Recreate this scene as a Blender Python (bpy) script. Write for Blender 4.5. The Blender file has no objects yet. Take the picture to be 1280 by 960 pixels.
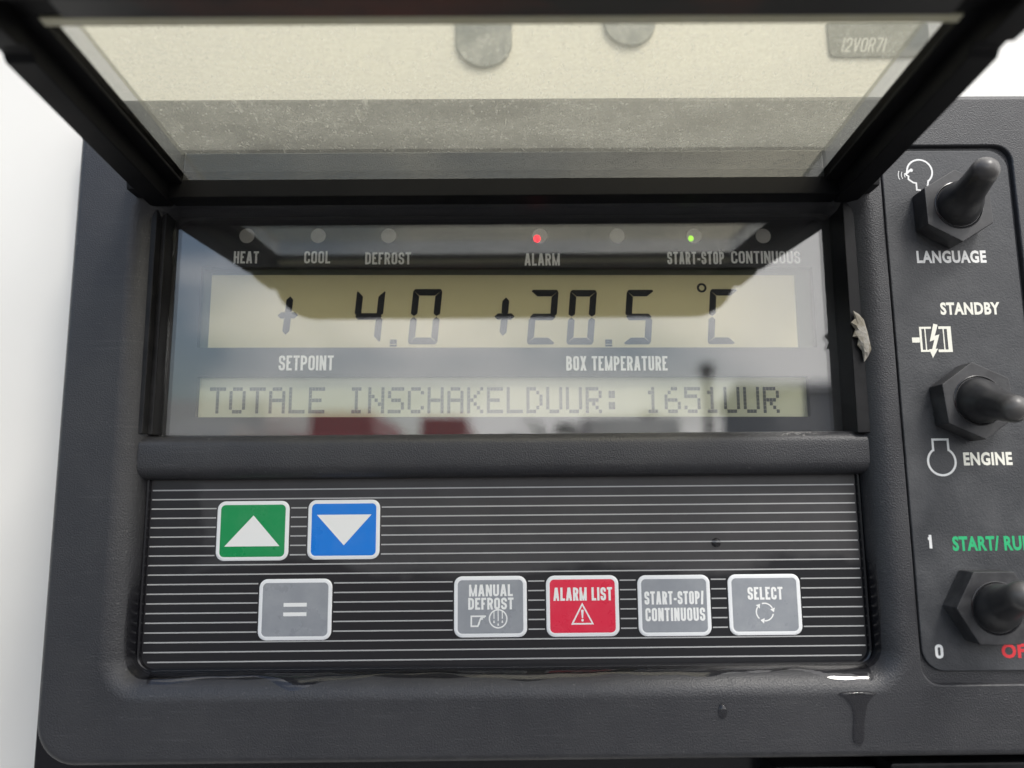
import bpy, bmesh, math, random
from mathutils import Vector, Matrix
rad = math.radians
C = bpy.context.scene.collection
S = bpy.context.scene
MM = 0.001
random.seed(7)

# ------------------------------------------------------------------ camera
CAM_D = 175.0                                   # mm in front of the housing face
p_, y_, r_ = rad(8.44), rad(0.44), rad(-0.51)
fwd = Vector((math.sin(y_)*math.cos(p_), math.cos(y_)*math.cos(p_), math.sin(p_)))
rt = Vector((math.cos(y_), -math.sin(y_), 0)); up = rt.cross(fwd)
r2 = rt*math.cos(r_) + up*math.sin(r_); u2 = up*math.cos(r_) - rt*math.sin(r_)
cam = bpy.data.cameras.new('camera'); co = bpy.data.objects.new('camera', cam); C.objects.link(co)
m = Matrix((r2, u2, -fwd)).transposed().to_4x4(); m.translation = Vector((0, -CAM_D*MM, 0)); co.matrix_world = m
cam.sensor_fit = 'HORIZONTAL'; cam.sensor_width = 36; cam.lens = 27.0
cam.clip_start = 0.01; cam.clip_end = 2000
cam.dof.use_dof = True; cam.dof.focus_distance = 0.181; cam.dof.aperture_fstop = 8.0
S.camera = co

# ------------------------------------------------------------------ light: overcast daylight
SUN_AZ, SUN_EL = rad(146), rad(52)              # azimuth from +Y towards +X
W = bpy.data.worlds.new('World'); S.world = W; W.use_nodes = True
nt = W.node_tree; N = nt.nodes; L = nt.links
bg = N['Background']; bg.inputs['Strength'].default_value = 0.14
sky = N.new('ShaderNodeTexSky'); sky.sky_type = 'NISHITA'; sky.sun_disc = False
sky.sun_elevation = SUN_EL; sky.sun_rotation = SUN_AZ; sky.air_density = 1.2; sky.dust_density = 2.0
tc = N.new('ShaderNodeTexCoord'); mp = N.new('ShaderNodeMapping'); mp.inputs['Scale'].default_value = (1.3, 1.3, 3.2)
mp.inputs['Location'].default_value = (0.35, 0.0, 0.2)
nz = N.new('ShaderNodeTexNoise'); nz.inputs['Scale'].default_value = 1.7; nz.inputs['Detail'].default_value = 5; nz.inputs['Roughness'].default_value = .5
sx = N.new('ShaderNodeSeparateXYZ')
ma = N.new('ShaderNodeMath'); ma.operation = 'MULTIPLY_ADD'; ma.inputs[1].default_value = 0.36
cr = N.new('ShaderNodeValToRGB'); cr.color_ramp.elements[0].position = .39; cr.color_ramp.elements[1].position = .60
cr.color_ramp.elements[0].color = (.0, .0, .0, 1); cr.color_ramp.elements[1].color = (1, 1, 1, 1)
mixc = N.new('ShaderNodeMixRGB'); mixc.inputs[2].default_value = (14.5, 14.3, 14.2, 1)
L.new(tc.outputs['Generated'], mp.inputs[0]); L.new(mp.outputs[0], nz.inputs[0]); L.new(tc.outputs['Generated'], sx.inputs[0])
L.new(sx.outputs[0], ma.inputs[0]); L.new(nz.outputs['Fac'], ma.inputs[2]); L.new(ma.outputs[0], cr.inputs[0])
L.new(cr.outputs[0], mixc.inputs[0]); L.new(sky.outputs[0], mixc.inputs[1]); L.new(mixc.outputs[0], bg.inputs['Color'])
sl = bpy.data.lights.new('sun', 'SUN'); sl.energy = 1.5; sl.angle = rad(13); sl.color = (1, .96, .9)
so = bpy.data.objects.new('sun', sl); C.objects.link(so)
sd = Vector((math.sin(SUN_AZ)*math.cos(SUN_EL), math.cos(SUN_AZ)*math.cos(SUN_EL), math.sin(SUN_EL)))
so.rotation_euler = sd.to_track_quat('Z', 'Y').to_euler()
S.view_settings.view_transform = 'Standard'; S.view_settings.look = 'None'; S.view_settings.gamma = 1
S.view_settings.exposure = 0.48
S.cycles.max_bounces = 12; S.cycles.transparent_max_bounces = 16
try: S.cycles.use_denoising = True
except Exception: pass

# ------------------------------------------------------------------ materials
def mat(name):
    m = bpy.data.materials.new(name); m.use_nodes = True
    return m, m.node_tree, m.node_tree.nodes['Principled BSDF']
def noise(t, scale, detail=4, rough=.55, vec=None, sc=None):
    n = t.nodes.new('ShaderNodeTexNoise'); n.inputs['Scale'].default_value = scale
    n.inputs['Detail'].default_value = detail; n.inputs['Roughness'].default_value = rough
    c = t.nodes.new('ShaderNodeTexCoord'); src = c.outputs['Object']
    if sc:
        q = t.nodes.new('ShaderNodeMapping'); q.inputs['Scale'].default_value = sc; t.links.new(src, q.inputs[0]); src = q.outputs[0]
    t.links.new(src, n.inputs['Vector'])
    return n.outputs['Fac']
def ramp(t, fac, stops):
    r = t.nodes.new('ShaderNodeValToRGB'); e = r.color_ramp.elements
    while len(e) < len(stops): e.new(.5)
    for k, (p, c) in enumerate(stops):
        e[k].position = p; e[k].color = (c, c, c, 1) if not isinstance(c, tuple) else c + (1,)
    t.links.new(fac, r.inputs[0]); return r.outputs[0]
def mathn(t, op, a, b=None, c=None, clamp=False):
    n = t.nodes.new('ShaderNodeMath'); n.operation = op; n.use_clamp = clamp
    for k, v in enumerate((a, b, c)):
        if v is None: continue
        if isinstance(v, (int, float)): n.inputs[k].default_value = v
        else: t.links.new(v, n.inputs[k])
    return n.outputs[0]
def mixcol(t, fac, a, b):
    n = t.nodes.new('ShaderNodeMixRGB')
    for k, v in enumerate((fac, a, b)):
        if isinstance(v, tuple): n.inputs[k].default_value = v + (1,)
        elif isinstance(v, (int, float)): n.inputs[k].default_value = v
        else: t.links.new(v, n.inputs[k])
    return n.outputs[0]
def bump(t, b, h, strength, dist):
    n = t.nodes.new('ShaderNodeBump'); n.inputs['Strength'].default_value = strength; n.inputs['Distance'].default_value = dist
    t.links.new(h, n.inputs['Height']); t.links.new(n.outputs[0], b.inputs['Normal'])
def plain(name, col, rough=.5, spec=.5, dirt=.0, dscale=120, grain=0.0, gscale=2500, emit=None):
    m, t, b = mat(name)
    b.inputs['Roughness'].default_value = rough; b.inputs['Specular IOR Level'].default_value = spec
    if dirt:
        f = ramp(t, noise(t, dscale, 6, .62), [(.42, 0.0), (.72, 1.0)])
        lt = tuple(min(1, c + dirt*(.6 - c)) for c in col)
        t.links.new(mixcol(t, f, col, lt), b.inputs['Base Color'])
        t.links.new(mathn(t, 'MULTIPLY_ADD', f, .15, rough), b.inputs['Roughness'])
    else: b.inputs['Base Color'].default_value = col + (1,)
    if grain: bump(t, b, noise(t, gscale, 2, .5), grain, .0002)
    if emit: b.inputs['Emission Color'].default_value = emit[0] + (1,); b.inputs['Emission Strength'].default_value = emit[1]
    return m
def housing_mat(worn=.35):
    m, t, b = mat('charcoal_moulded_plastic')
    c = t.nodes.new('ShaderNodeTexCoord'); s = t.nodes.new('ShaderNodeSeparateXYZ'); t.links.new(c.outputs['Object'], s.inputs[0])
    dust = ramp(t, noise(t, 55, 7, .65), [(.40, 0.0), (.75, 1.0)])
    scr = ramp(t, noise(t, 60, 3, .5, sc=(1, 1, 26)), [(.60, 0.0), (.70, 1.0)])
    speck = ramp(t, noise(t, 1500, 1, .5), [(.70, 0.0), (.78, 1.0)])
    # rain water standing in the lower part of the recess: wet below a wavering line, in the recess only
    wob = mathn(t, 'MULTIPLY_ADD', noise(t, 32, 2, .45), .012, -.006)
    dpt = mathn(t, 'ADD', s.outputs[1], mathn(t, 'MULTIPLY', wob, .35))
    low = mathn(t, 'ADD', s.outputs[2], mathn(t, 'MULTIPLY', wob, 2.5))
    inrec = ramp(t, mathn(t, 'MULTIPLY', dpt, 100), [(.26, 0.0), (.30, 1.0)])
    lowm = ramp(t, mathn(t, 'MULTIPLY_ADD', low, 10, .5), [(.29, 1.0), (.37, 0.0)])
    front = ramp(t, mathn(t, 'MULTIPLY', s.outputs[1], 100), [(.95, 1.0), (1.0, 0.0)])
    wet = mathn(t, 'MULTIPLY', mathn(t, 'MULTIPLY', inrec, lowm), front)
    a = mixcol(t, dust, (.0235, .0240, .0275), (.034, .034, .0365))
    geo = t.nodes.new('ShaderNodeNewGeometry')
    wear = mathn(t, 'MULTIPLY', ramp(t, geo.outputs['Pointiness'], [(.505, 0.0), (.56, 1.0)]), ramp(t, noise(t, 240, 6, .7), [(.38, 0.0), (.62, 1.0)]))
    a = mixcol(t, mathn(t, 'MULTIPLY', wear, worn), a, (.13, .13, .13))
    fine = ramp(t, noise(t, 330, 8, .75, sc=(1, 1, 2.2)), [(.50, 0.0), (.74, 1.0)])
    a = mixcol(t, mathn(t, 'MULTIPLY', fine, .035), a, (.17, .165, .155))
    a = mixcol(t, mathn(t, 'MULTIPLY', scr, .09), a, (.16, .16, .16))
    a = mixcol(t, mathn(t, 'MULTIPLY', speck, .18), a, (.25, .25, .24))
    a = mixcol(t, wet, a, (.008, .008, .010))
    t.links.new(a, b.inputs['Base Color'])
    rgh = mathn(t, 'MULTIPLY_ADD', ramp(t, noise(t, 26, 6, .7), [(.3, 0.0), (.7, 1.0)]), .09, .36)
    rgh = mathn(t, 'MULTIPLY_ADD', wet, -.27, rgh, True)
    t.links.new(rgh, b.inputs['Roughness'])
    g = noise(t, 3000, 2, .5)
    n = t.nodes.new('ShaderNodeBump'); n.inputs['Distance'].default_value = .0003
    t.links.new(mathn(t, 'MULTIPLY_ADD', wet, -.40, .46), n.inputs['Strength'])
    t.links.new(g, n.inputs['Height']); t.links.new(n.outputs[0], b.inputs['Normal'])
    return m
def clear_mat(name, F0, tint, dust=None, rough=0.0):
    """clear sheet: mirror reflection by angle over straight transmission, with dust and scratches that scatter light"""
    m = bpy.data.materials.new(name); m.use_nodes = True; t = m.node_tree
    t.nodes.remove(t.nodes['Principled BSDF']); out = t.nodes['Material Output']
    lw = t.nodes.new('ShaderNodeLayerWeight'); lw.inputs[0].default_value = .5
    f5 = mathn(t, 'POWER', lw.outputs['Facing'], 4.0)
    fac = mathn(t, 'MULTIPLY_ADD', f5, 1-F0, F0, True)
    tr = t.nodes.new('ShaderNodeBsdfTransparent'); tr.inputs[0].default_value = tint + (1,)
    gl = t.nodes.new('ShaderNodeBsdfGlossy'); gl.inputs['Roughness'].default_value = rough
    mx = t.nodes.new('ShaderNodeMixShader'); t.links.new(fac, mx.inputs[0]); t.links.new(tr.outputs[0], mx.inputs[1]); t.links.new(gl.outputs[0], mx.inputs[2])
    res = mx.outputs[0]
    if dust:
        base, amt, dcol = dust
        big = noise(t, 45, 6, .65, sc=(1, 1.5, 1.5)); fine = noise(t, 900, 4, .7, sc=(1, 1.3, 1.3)); st = noise(t, 700, 2, .5, sc=(1, .18, .18))
        k = mathn(t, 'MULTIPLY', ramp(t, big, [(.33, .25), (.68, 1.0)]), ramp(t, fine, [(.42, .25), (.78, 1.0)]))
        sp = ramp(t, noise(t, 1400, 2, .5, sc=(1, .6, .6)), [(.63, 0.0), (.72, 1.0)])
        k = mathn(t, 'ADD', mathn(t, 'MULTIPLY_ADD', k, amt, base), mathn(t, 'MULTIPLY', sp, amt*.9), None, True)
        big2 = ramp(t, noise(t, 14, 7, .7, sc=(1, 2.2, 2.2)), [(.42, 0.0), (.66, 1.0)])
        k = mathn(t, 'ADD', k, mathn(t, 'MULTIPLY', big2, amt*.30), None, True)
        hair = ramp(t, noise(t, 900, 2, .5, sc=(.10, 1, 1)), [(.66, 0.0), (.73, 1.0)])
        k = mathn(t, 'ADD', k, mathn(t, 'MULTIPLY', hair, amt*.25), None, True)
        k = mathn(t, 'ADD', k, mathn(t, 'MULTIPLY', ramp(t, st, [(.66, 0.0), (.75, 1.0)]), amt*.5), None, True)
        df = t.nodes.new('ShaderNodeBsdfDiffuse'); df.inputs[0].default_value = dcol + (1,)
        tl = t.nodes.new('ShaderNodeBsdfTranslucent'); tl.inputs[0].default_value = dcol + (1,)
        m2 = t.nodes.new('ShaderNodeMixShader'); m2.inputs[0].default_value = .6
        t.links.new(df.outputs[0], m2.inputs[1]); t.links.new(tl.outputs[0], m2.inputs[2])
        m3 = t.nodes.new('ShaderNodeMixShader'); t.links.new(k, m3.inputs[0]); t.links.new(res, m3.inputs[1]); t.links.new(m2.outputs[0], m3.inputs[2]); res = m3.outputs[0]
    t.links.new(res, out.inputs[0]); return m
def keypad_mat():
    m, t, b = mat('black_membrane_film')
    c = t.nodes.new('ShaderNodeTexCoord'); s = t.nodes.new('ShaderNodeSeparateXYZ'); t.links.new(c.outputs['Object'], s.inputs[0])
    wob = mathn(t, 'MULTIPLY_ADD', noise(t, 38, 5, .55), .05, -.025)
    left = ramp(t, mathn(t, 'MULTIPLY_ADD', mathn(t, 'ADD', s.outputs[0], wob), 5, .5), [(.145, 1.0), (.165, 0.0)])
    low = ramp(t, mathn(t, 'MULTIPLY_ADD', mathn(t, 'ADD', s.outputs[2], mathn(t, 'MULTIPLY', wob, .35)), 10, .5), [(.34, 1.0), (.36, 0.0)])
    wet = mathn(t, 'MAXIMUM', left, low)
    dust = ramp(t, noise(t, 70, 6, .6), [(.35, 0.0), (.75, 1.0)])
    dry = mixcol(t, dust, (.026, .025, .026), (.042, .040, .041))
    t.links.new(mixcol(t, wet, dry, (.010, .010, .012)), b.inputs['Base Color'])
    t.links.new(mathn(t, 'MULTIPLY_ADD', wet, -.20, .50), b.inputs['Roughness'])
    return m
def body_mat():
    m, t, b = mat('white_body_paint')
    f = ramp(t, noise(t, 9, 6, .6), [(.35, 0.0), (.8, 1.0)])
    t.links.new(mixcol(t, f, (.76, .745, .70), (.71, .69, .64)), b.inputs['Base Color'])
    b.inputs['Roughness'].default_value = .35
    bump(t, b, noise(t, 60, 2, .5), .03, .001); return m
def rubber_mat():
    m, t, b = mat('black_rubber')       # the object's origin is its tip: the tip is rubbed pale by hands
    c = t.nodes.new('ShaderNodeTexCoord'); v = t.nodes.new('ShaderNodeVectorMath'); v.operation = 'LENGTH'; t.links.new(c.outputs['Object'], v.inputs[0])
    d = mathn(t, 'ADD', v.outputs['Value'], mathn(t, 'MULTIPLY_ADD', noise(t, 260, 4, .6), .005, -.0025))
    k = ramp(t, mathn(t, 'MULTIPLY', d, 100), [(.20, 1.0), (.52, 0.0)])
    f = ramp(t, noise(t, 420, 5, .65), [(.35, 0.0), (.75, 1.0)])
    base = mixcol(t, f, (.020, .020, .022), (.032, .032, .033))
    t.links.new(mixcol(t, k, base, (.085, .080, .076)), b.inputs['Base Color']); b.inputs['Roughness'].default_value = .34
    bump(t, b, noise(t, 1800, 2, .5), .10, .0002); return m
M = {}
M['housing'] = housing_mat(); M['bar'] = housing_mat(0.0)
M['black'] = plain('black_plastic', (.0045, .0045, .0055), .42, .22, .03, 90, .08)
M['lidblack'] = plain('lid_black_plastic', (.0035, .0035, .0045), .5, .16, .008, 60, .05)
M['rubber'] = rubber_mat()
M['nut'] = plain('grey_nut_plastic', (.024, .024, .026), .45, .5, .08, 160, .12, 2200)
M['plate'] = plain('charcoal_switch_plate', (.031, .033, .037), .46, .5, .06, 90, .40, 2600)
M['seal'] = plain('black_seal', (.006, .006, .008), .22)
M['board'] = plain('dark_display_print', (.034, .034, .037), .5, .3)
M['print'] = plain('white_print', (.80, .80, .78), .5, .3)
M['warmprint'] = plain('cream_print', (.80, .79, .70), .5, .3)
M['greenprint'] = plain('green_print', (.03, .42, .17), .5, .3)
M['redprint'] = plain('red_print', (.62, .04, .05), .5, .3)
M['lcd'] = plain('lcd_reflector', (.56, .51, .31), .6, .2)
M['lcdrim_shadow'] = plain('lcd_rim_and_shadow', (.085, .095, .07), .6, .2)  # readout border, darkened so its colour holds the bezel's shadow
M['lcd2'] = plain('lcd_text_reflector', (.50, .51, .37), .6, .2)
M['seg'] = plain('lcd_segment', (.012, .013, .018), .5, .2)
M['dot'] = plain('lcd_dot', (.10, .105, .10), .5, .2)
M['lens'] = plain('frosted_lens', (.40, .385, .36), .4, .4, .15, 900)
M['red_lit'] = plain('red_lamp', (.6, .02, .05), .3, .5, emit=((1, .0, .02), 1.3))
M['green_lit'] = plain('green_lamp', (.3, .6, .02), .3, .5, emit=((.35, .85, .03), .8))
M['keypad'] = keypad_mat()
M['stripe'] = plain('silver_stripe', (.40, .40, .395), .45, .4)
M['white'] = plain('white_key_border', (.78, .79, .79), .35, .4)
M['grey_key'] = plain('grey_key_face', (.26, .275, .295), .36, .4, .16, 150)
M['green_key'] = plain('green_key_face', (.004, .26, .075), .36, .4, .03, 260)
M['blue_key'] = plain('blue_key_face', (.004, .185, .66), .36, .4, .02, 260)
M['red_key'] = plain('red_key_face', (.70, .022, .060), .36, .4, .03, 260)
for k_ in ('grey_key', 'green_key', 'blue_key', 'red_key'):
    t_ = M[k_].node_tree; b_ = t_.nodes['Principled BSDF']
    bump(t_, b_, noise(t_, 140, 3, .6), .10, .0006)
    t_.links.new(mathn(t_, 'MULTIPLY_ADD', ramp(t_, noise(t_, 120, 6, .7), [(.35, 0.0), (.7, 1.0)]), .32, .2), b_.inputs['Roughness'])
M['body'] = body_mat()
M['tag'] = plain('grey_mottled_plastic', (.14, .16, .17), .35, .5, .5, 160)
M['glass'] = clear_mat('display_glass', .10, (.97, .97, .96), (0.0, .015, (.8, .8, .78)))
M['pane'] = clear_mat('dusty_clear_pane', .035, (.92, .90, .81), (.08, .34, (.66, .66, .60)))
M['tray_wall'] = clear_mat('scuffed_clear_wall', .17, (.86, .86, .84), (.15, .05, (.52, .53, .52)))
M['edge'] = plain('pane_edge', (.50, .48, .34), .3, .5, .2, 200)
def bar_reflection_mat():  # brown and grey patches imitate reflections in the cover's front bar
    m, t, b = mat('brown_black_reflection')
    f = ramp(t, noise(t, 18, 5, .6, sc=(1, 3, 3)), [(.42, 0.0), (.60, 1.0)])
    t.links.new(mixcol(t, f, (.035, .034, .034), (.10, .042, .034)), b.inputs['Base Color']); b.inputs['Roughness'].default_value = .4; return m
M['brown'] = bar_reflection_mat()
M['sticker'] = plain('grey_sticker', (.11, .12, .115), .5, .4, .1, 200)
M['flake'] = plain('peeling_paint', (.21, .19, .15), .8, .2, .35, 500, .8, 1200)
M['water'] = clear_mat('water', .045, (.66, .66, .68))

# ------------------------------------------------------------------ mesh helpers (millimetres)
class MB:
    def __init__(s): s.v = []; s.f = []; s.m = []
    def add(s, vs, fs, mi=0):
        o = len(s.v); s.v += [tuple(p) for p in vs]; s.f += [[o+i for i in f] for f in fs]; s.m += [mi]*len(fs); return s
    def box(s, x0, x1, y0, y1, z0, z1, mi=0):
        v = [(x, y, z) for x in (x0, x1) for y in (y0, y1) for z in (z0, z1)]
        return s.add(v, [(0, 1, 3, 2), (4, 6, 7, 5), (0, 4, 5, 1), (2, 3, 7, 6), (0, 2, 6, 4), (1, 5, 7, 3)], mi)
    def strips(s, loops, close=True, mi=0):
        n = len(loops[0]); vs = [p for l in loops for p in l]; fs = []
        for k in range(len(loops)-1):
            for i in range(n if close else n-1):
                j = (i+1) % n; fs.append((k*n+i, k*n+j, (k+1)*n+j, (k+1)*n+i))
        return s.add(vs, fs, mi)
    def cap(s, loop, mi=0): return s.add(loop, [tuple(range(len(loop)))], mi)
    def prism(s, poly, axis, a, b, mi=0):
        """poly of 2-D points pushed along axis 'x', 'y' or 'z' from a to b"""
        def P(p, t): return {'x': (t, p[0], p[1]), 'y': (p[0], t, p[1]), 'z': (p[0], p[1], t)}[axis]
        n = len(poly); vs = [P(p, a) for p in poly] + [P(p, b) for p in poly]
        fs = [tuple(range(n))[::-1], tuple(range(n, 2*n))] + [(i, (i+1) % n, n+(i+1) % n, n+i) for i in range(n)]
        return s.add(vs, fs, mi)
    def build(s, name, mats, parent=None, smooth=35, bevel=0, bseg=2, origin=(0, 0, 0)):
        me = bpy.data.meshes.new(name)
        me.from_pydata([((p[0]-origin[0])*MM, (p[1]-origin[1])*MM, (p[2]-origin[2])*MM) for p in s.v], [], s.f); me.update()
        bm = bmesh.new(); bm.from_mesh(me)
        for i, fc in enumerate(bm.faces): fc.material_index = s.m[i]
        bmesh.ops.remove_doubles(bm, verts=bm.verts, dist=1e-7)
        bmesh.ops.recalc_face_normals(bm, faces=bm.faces)
        if bevel:
            ed = [e for e in bm.edges if len(e.link_faces) == 2 and e.calc_face_angle(0) > rad(40)]
            bmesh.ops.bevel(bm, geom=ed, offset=bevel*MM, segments=bseg, affect='EDGES', profile=.5, clamp_overlap=True)
        bm.to_mesh(me); bm.free()
        for q in (mats if isinstance(mats, (list, tuple)) else [mats]): me.materials.append(M[q])
        if smooth:
            me.shade_smooth(); me.set_sharp_from_angle(angle=rad(smooth))
        o = bpy.data.objects.new(name, me); C.objects.link(o)
        if smooth: wn_ = o.modifiers.new('normals', 'WEIGHTED_NORMAL'); wn_.keep_sharp = True; wn_.weight = 100
        if parent: o.parent = parent
        o.location = Vector(origin)*MM - (Vector(parent['at'])*MM if parent and 'at' in parent else Vector((0, 0, 0)))
        return o
def tag(o, label=None, cat=None, group=None, kind=None):
    for k, v in (('label', label), ('category', cat), ('group', group), ('kind', kind)):
        if v: o[k] = v
    return o
def empty(name, at, label, cat, group=None):
    o = bpy.data.objects.new(name, None); C.objects.link(o); o.location = Vector(at)*MM; o.empty_display_size = .01
    o['at'] = at; return tag(o, label, cat, group)
def rr(x0, x1, z0, z1, r, n=8):
    """rounded rectangle outline, counter-clockwise, (x, z)"""
    rs = r if isinstance(r, (list, tuple)) else (r,)*4
    pts = []
    for cx, cz, a0, q in ((x1, z1, 0, rs[0]), (x0, z1, 90, rs[1]), (x0, z0, 180, rs[2]), (x1, z0, 270, rs[3])):
        sx_ = -1 if cx == x1 else 1; sz_ = -1 if cz == z1 else 1
        for k in range(n+1):
            a = rad(a0+90*k/n); pts.append((cx+sx_*q+q*math.cos(a), cz+sz_*q+q*math.sin(a)))
    return pts
def at_y(loop, y): return [(p[0], y, p[1]) for p in loop]
def inset_rr(x0, x1, z0, z1, r, d, n=8):
    r = [max(.05, q-d) for q in r] if isinstance(r, (list, tuple)) else max(.05, r-d)
    return rr(x0+d, x1-d, z0+d, z1-d, r, n)
def plate_mb(x0, x1, z0, z1, r, yf, yb, ch=.3, mi=0, mb=None):
    """rounded plate with a rounded front edge"""
    mb = mb or MB(); ls = [at_y(rr(x0, x1, z0, z1, r), yb), at_y(rr(x0, x1, z0, z1, r), yf+ch)]
    for k in (1, 2, 3):
        a = rad(30*k); ls.append(at_y(inset_rr(x0, x1, z0, z1, r, ch*(1-math.cos(a))), yf+ch-ch*math.sin(a)))
    mb.strips(ls, mi=mi); mb.cap(ls[-1], mi); mb.cap(ls[0], mi); return mb

# ------------------------------------------------------------------ stroke lettering
GW = {'I': 0.0, 'M': 1.32, 'L': .84, 'E': .88, 'F': .84, 'T': .96, 'N': 1.04, '-': .6, '/': .62, ' ': .5, 'A': 1.1, 'X': 1.06, 'Y': 1.06, '1': .6, 'U': 1.0, 'V': 1.05}
R_ = True
GL = {
 'A': [('d', 0, 0, .44, 1), ('d', 1, 0, .56, 1), ('p', [(.2, .25), (.8, .25)])],
 'B': [('p', [(0, 0), (0, 1)]), ('p', [(0, 1), (.94, 1, R_), (.94, .54, R_), (0, .54)]), ('p', [(0, .54), (1, .54, R_), (1, 0, R_), (0, 0)])],
 'C': [('p', [(1, .68), (1, 1, R_), (0, 1, R_), (0, 0, R_), (1, 0, R_), (1, .32)])],
 'D': [('p', [(0, .5), (0, 1), (1, 1, R_), (1, 0, R_), (0, 0), (0, .5)])],
 'E': [('p', [(1, 1), (0, 1), (0, 0), (1, 0)]), ('p', [(0, .53), (.85, .53)])],
 'F': [('p', [(1, 1), (0, 1), (0, 0)]), ('p', [(0, .5), (.85, .5)])],
 'G': [('p', [(1, .72), (1, 1, R_), (0, 1, R_), (0, 0, R_), (1, 0, R_), (1, .45), (.55, .45)])],
 'H': [('p', [(0, 0), (0, 1)]), ('p', [(1, 0), (1, 1)]), ('p', [(0, .52), (1, .52)])],
 'I': [('p', [(0, 0), (0, 1)])],
 'L': [('p', [(0, 1), (0, 0), (1, 0)])],
 'M': [('p', [(0, 0), (0, 1)]), ('p', [(1, 0), (1, 1)]), ('d', .04, 1, .5, .0), ('d', .96, 1, .5, .0)],
 'N': [('p', [(0, 0), (0, 1)]), ('p', [(1, 0), (1, 1)]), ('d', .02, 1, .98, 0)],
 'O': [('p', [(.5, 1), (0, 1, R_), (0, 0, R_), (1, 0, R_), (1, 1, R_), (.5, 1)])],
 'P': [('p', [(0, 0), (0, 1)]), ('p', [(0, 1), (1, 1, R_), (1, .45, R_), (0, .45)])],
 'R': [('p', [(0, 0), (0, 1)]), ('p', [(0, 1), (1, 1, R_), (1, .48, R_), (0, .48)]), ('d', .62, .47, 1, 0)],
 'S': [('p', [(1, .70), (1, 1, R_), (0, 1, R_), (0, .54, R_), (1, .46, R_), (1, 0, R_), (0, 0, R_), (0, .30)])],
 'T': [('p', [(0, 1), (1, 1)]), ('p', [(.5, 0), (.5, .9)])],
 'U': [('p', [(0, 1), (0, 0, R_), (1, 0, R_), (1, 1)])],
 'V': [('d', 0, 1, .5, 0), ('d', 1, 1, .5, 0)],
 'X': [('d', 0, 1, 1, 0), ('d', 0, 0, 1, 1)],
 'Y': [('d', 0, 1, .5, .4), ('d', 1, 1, .5, .4), ('p', [(.5, 0), (.5, .45)])],
 '-': [('p', [(0, .38), (1, .38)])],
 '/': [('d', 0, -.02, 1, 1.02)],
 '1': [('p', [(1, 0), (1, 1)]), ('p', [(.2, .78), (1, .78)])],
 '0': [('p', [(.5, 1), (0, 1, R_), (0, 0, R_), (1, 0, R_), (1, 1, R_), (.5, 1)])],
 '2': [('p', [(0, .7), (0, 1, R_), (1, 1, R_), (1, .55), (0, 0), (1, 0)])],
 '4': [('p', [(.75, 0), (.75, 1), (0, .3), (1, .3)])],
 '7': [('p', [(0, 1), (1, 1), (.3, 0)])],
}
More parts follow.
